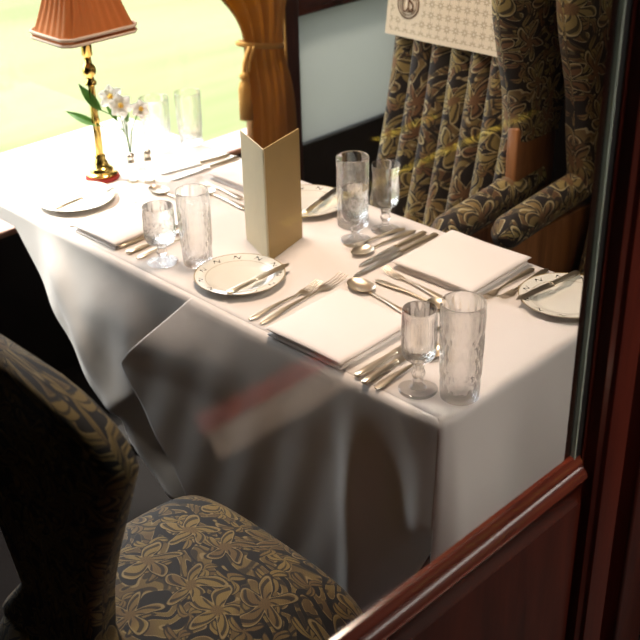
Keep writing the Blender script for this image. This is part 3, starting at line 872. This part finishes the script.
# ------------------------------------------------------------------ wing chairs on the far side (face -Y)
def wing_chair(label, loc, full):
    r = thing('wing_armchair', label, 'armchair', loc, 0, 'far side wing armchairs')
    # base and legs
    MB().rbox(-.235, .235, -.13, .25, .22, .36, .02).build('seat_base', FAB_FAR, r)
    for sx in (-1, 1):
        for sy in (-.10, .21):
            MB().loft([((0, 0, 0), .001, .001)]*2) if False else None
            MB().lathe([(0, 0), (.016, 0), (.02, .02), (.024, .20), (.026, .225), (0, .225)], 16, (sx*.21, sy, 0)).build('leg', WALNUT, r)
    def seat(u, v, up):
        x, y = 2*u-1, 2*v-1
        e = (1-abs(x)**6)*(1-abs(y)**6)
        return (.225*x, .035+.155*y, (.44+.05*e**.5+.012*(1-x*x)*(1-y*y)) if up else .362+.02*(1-e**.5))
    MB().shell(lambda u, v: seat(u, v, True), lambda u, v: seat(u, v, False), 30, 30, lambda u, v: (.5*u, .45*v)).build('seat', FAB_FAR, r, angle=80)
    NCH = 7
    def back(u, v):
        x = (2*u-1)*.225*(1-.05*v); z = .44+.80*v
        y = .165+.15*v+.02*sin(PI*v)
        ch = abs(sin(PI*u*NCH))**.6
        return (x, y-.045*ch*smooth((1-v)/.06)-.005, z)
    def backb(u, v):
        x = (2*u-1)*.235; z = .40+.86*v
        return (x, .275+.09*v, z)
    MB().shell(back, backb, 126, 40, lambda u, v: (u*.62, v*.82)).build('channel_back', FAB_FAR, r, angle=80)
    for sx in (-1, 1):
        def wing(u, v, side):
            # u from front to rear, v upward
            z0 = .68 if full else .81; z = lerp(z0, 1.28, v); q = (z-.68)/.60
            yf = .125-.085*smooth((q-.25)/.6)+.03*smooth((.3-q)/.3)
            yb = .27+.10*v
            y = lerp(yf, yb, u)
            th = .034*math.sqrt(max(0, 1-(1-min(1, u/.22))**2))+.004
            xx = .252+.008*v+(th if side else -th)*1.0
            return (sx*xx, y, z)
        if sx < 0 and not full: continue
        MB().shell(lambda u, v: wing(u, v, 1), lambda u, v: wing(u, v, 0), 22, 28, lambda u, v: (u*.3+.7, v*.6)).build('wing', FAB_FAR, r, angle=80)
    for sx in ((-1, 1) if full else (1,)):
        def arm(u, v):
            # tapered padded arm, scrolled over at the front
            a = 2*PI*u; y = lerp(-.14, .24, v)
            rad = .036*math.sqrt(max(.0001, 1-max(0, (.10-v)/.10)**2)) 
            w = rad*(1.0-.12*v); h = rad*1.15
            return (sx*.258+w*cos(a), y, .655+.035*v+h*sin(a))
        MB().grid(arm, 20, 24, lambda u, v: (u*.2+.3, v*.42)).build('arm', FAB_FAR, r, angle=80)
        MB().rbox(sx*.258-.018, sx*.258+.018, -.10, .28, .34, .632, .006).build('side_panel', WALNUT, r)
        if sx > 0 and not full: MB().rbox(.246, .278, .125, .285, .632, .845, .006).build('wing_post', WALNUT, r)
    return r
c1 = wing_chair('pleated-back floral armchair with the cream headrest cover', (-.795, .775, 0), False)
# headrest cover
ac = thing('antimacassar', 'cream patterned headrest cover with round monogram on the pleated armchair', 'headrest cover', (-.795, .775, 0))
def anti(off):
    def f(u, v):
        x = -.225+.445*u; q = v*.38
        vv = .966-.004*(1-u)+q
        if vv < 1.222: z = vv; y = .205+.19*((z-.44)/.80)*.8-.045
        else: z = 1.222+.02*sin((vv-1.222)/.118*PI); y = .205+.19*.78-.045+(vv-1.222)
        y = (.165+.15*(z-.44)/.80+.02*sin(PI*(z-.44)/.80))-.058+max(0, vv-1.222)*1.2
        return (x, y-off+.002*sin(22*x), z)
    return f
MB().shell(anti(.002), anti(0), 40, 30, lambda u, v: (u*.435, v*.38)).build('cover_cloth', ANTI, ac, angle=80)
em = MB()
def on_anti(x, z):
    zz = .965+z; return (-.225+x, .165+.15*(zz-.44)/.80+.02*sin(PI*(zz-.44)/.80)-.0625, zz)
def ringpts(R): return [on_anti(.072+R*cos(2*PI*k/40), .080+R*sin(2*PI*k/40)) for k in range(41)]
em.tube(ringpts(.034), .0016, 6); em.tube(ringpts(.027), .0010, 6)
for cx in (-.010, .010):
    em.tube([on_anti(.072+cx+.010*cos(t_*PI/8+.6), .080+.019*sin(t_*PI/8+.6)) for t_ in range(14)], .0018, 6)
em.tube([on_anti(.072+.016*sin(k/3), .080-.020+k*.0033) for k in range(13)], .0018, 6)
em.build('monogram', EMBL, ac)
c2 = wing_chair('floral wing armchair partly hidden behind the right door frame', (-.175, .865, 0), True)

# ------------------------------------------------------------------ near chair (seen from behind, faces +Y)
nc = thing('upholstered_chair', 'gold brocade dining chair in the foreground with rounded dark back', 'chair', (-.19, -.405, 0))
def nseat(u, v, up):
    x, y = 2*u-1, 2*v-1
    e = max(0, (1-abs(x)**5)*(1-abs(y)**5))**.5
    xr = .232*x*(1-.04*(1-y)); yr = .225*y
    # rounded corners in plan
    k = 1-.07*(abs(x)*abs(y))**3
    return (xr*k, yr*k+.005, (.450+.080*e+.028*(1-x*x)*(1-y*y)) if up else .36)
MB().shell(lambda u, v: nseat(u, v, True), lambda u, v: nseat(u, v, False), 44, 44, lambda u, v: (.47*u+.11, .46*v+.02)).build('seat', FAB_NEAR, nc, angle=80)
MB().rbox(-.20, .20, -.19, .20, .29, .36, .01).build('seat_frame', MAHOG_Z, nc)
for sx in (-1, 1):
    for sy in (-.17, .18):
        MB().lathe([(0, 0), (.014, 0), (.022, .28), (.024, .30), (0, .30)], 16, (sx*.185, sy, 0)).build('leg', MAHOG_Z, nc)
def half(z):                       # outline of the rounded back
    if z > .975:
        q = min(1, (z-.975)/.070); return .236*math.sqrt(max(0, 1-q**2.2))
    K = [(.40, .215), (.50, .20), (.62, .092), (.72, .118), (.80, .152), (.91, .205), (.975, .236)]
    for (a, p), (b, q) in zip(K, K[1:]):
        if z <= b: return lerp(p, q, (z-a)/(b-a))
    return .236
def nback(side):
    def f(u, v):
        z = .40+.645*(1-(1-v)**1.3); h = half(z)
        x = (2*u-1)*h
        e = math.sqrt(max(0, 1-abs(2*u-1)**12))*math.sqrt(max(0, 1-max(0, (v-.6)/.4)**14))
        th = .006+.020*e
        y = -.165-.035*(z-.40)/.68
        return (x, y+(th if side else -th), z)
    return f
MB().shell(nback(1), nback(0), 50, 60, lambda u, v: (u*.48, v*.68)).build('backrest', FAB_NEAR, nc, angle=80)

# ------------------------------------------------------------------ light
w = bpy.data.worlds.new('World'); scene.world = w; w.use_nodes = True
wn = w.node_tree; wn.nodes.clear()
bg = wn.nodes.new('ShaderNodeBackground'); ow = wn.nodes.new('ShaderNodeOutputWorld')
bg.inputs[0].default_value = (.88, .95, 1.0, 1); bg.inputs[1].default_value = 6.0
wn.links.new(bg.outputs[0], ow.inputs[0])
def light(kind, name, loc, energy, color, aim=None, **kw):
    d = bpy.data.lights.new(name, kind); d.energy = energy; d.color = color
    for k, v in kw.items(): setattr(d, k, v)
    o = bpy.data.objects.new(name, d); col.objects.link(o); o.location = loc
    if aim is not None: o.rotation_euler = (Vector(aim)-Vector(loc)).to_track_quat('-Z', 'Y').to_euler()
    return o
light('SUN', 'sun', (-6, -2, 10), 9.0, (1, .96, .86), (-6+5.5, -2+3.0, 1.0), angle=math.radians(9))
p = light('AREA', 'window_daylight', (WX-.08, .37, 1.22), 1, (1, 1, 1), (0, .37, 1.22), shape='RECTANGLE', size=1.65, size_y=1.45)
p.data.cycles.is_portal = True
light('AREA', 'saloon_ceiling_lamp', (-.72, .30, 2.25), 11, (1, .77, .60), (-.50, .30, 0), shape='DISK', size=.35, spread=math.radians(110))
light('AREA', 'rail_highlight_light', (1.75, .75, 1.95), 4, (1, .93, .84), (.3, -.3, .85), shape='RECTANGLE', size=1.8, size_y=.10)  # added long area light, draws a highlight along the door rail
light('SPOT', 'reflection_spot', (.50, .25, 1.95), 300, (1, .95, .85), (.95, .24, .78), spot_size=math.radians(50), spot_blend=.6, shadow_soft_size=.04)  # added spot, lights the unseen strips so they reflect in the glass
light('AREA', 'corridor_daylight_fill', (1.0, .40, 2.2), 2.2, (1, .95, .86), (.12, .05, .62), shape='DISK', size=.35, spread=math.radians(62))  # added area light standing in for daylight from the viewer's side

# ------------------------------------------------------------------ camera
cam = bpy.data.cameras.new('camera'); co = bpy.data.objects.new('camera', cam); col.objects.link(co)
cam.sensor_width = 36; cam.lens = 36*1106.156/640
R = Matrix(((.70648396, .70735071, -.02313826), (.3321764, -.36028356, -.87169639), (-.6249314, .60815354, -.48949977)))
rot = Matrix((R[0], -R[1], -R[2])).transposed()
co.matrix_world = Matrix.Translation((.89909408, -1.13211929, 1.72)) @ rot.to_4x4()
cam.clip_start = .05
cam.dof.use_dof = True; cam.dof.focus_distance = 1.85; cam.dof.aperture_fstop = 6.3
scene.camera = co
scene.view_settings.view_transform = 'Standard'; scene.view_settings.look = 'None'
scene.view_settings.exposure = 0; scene.view_settings.gamma = 1
scene.view_settings.use_curve_mapping = False
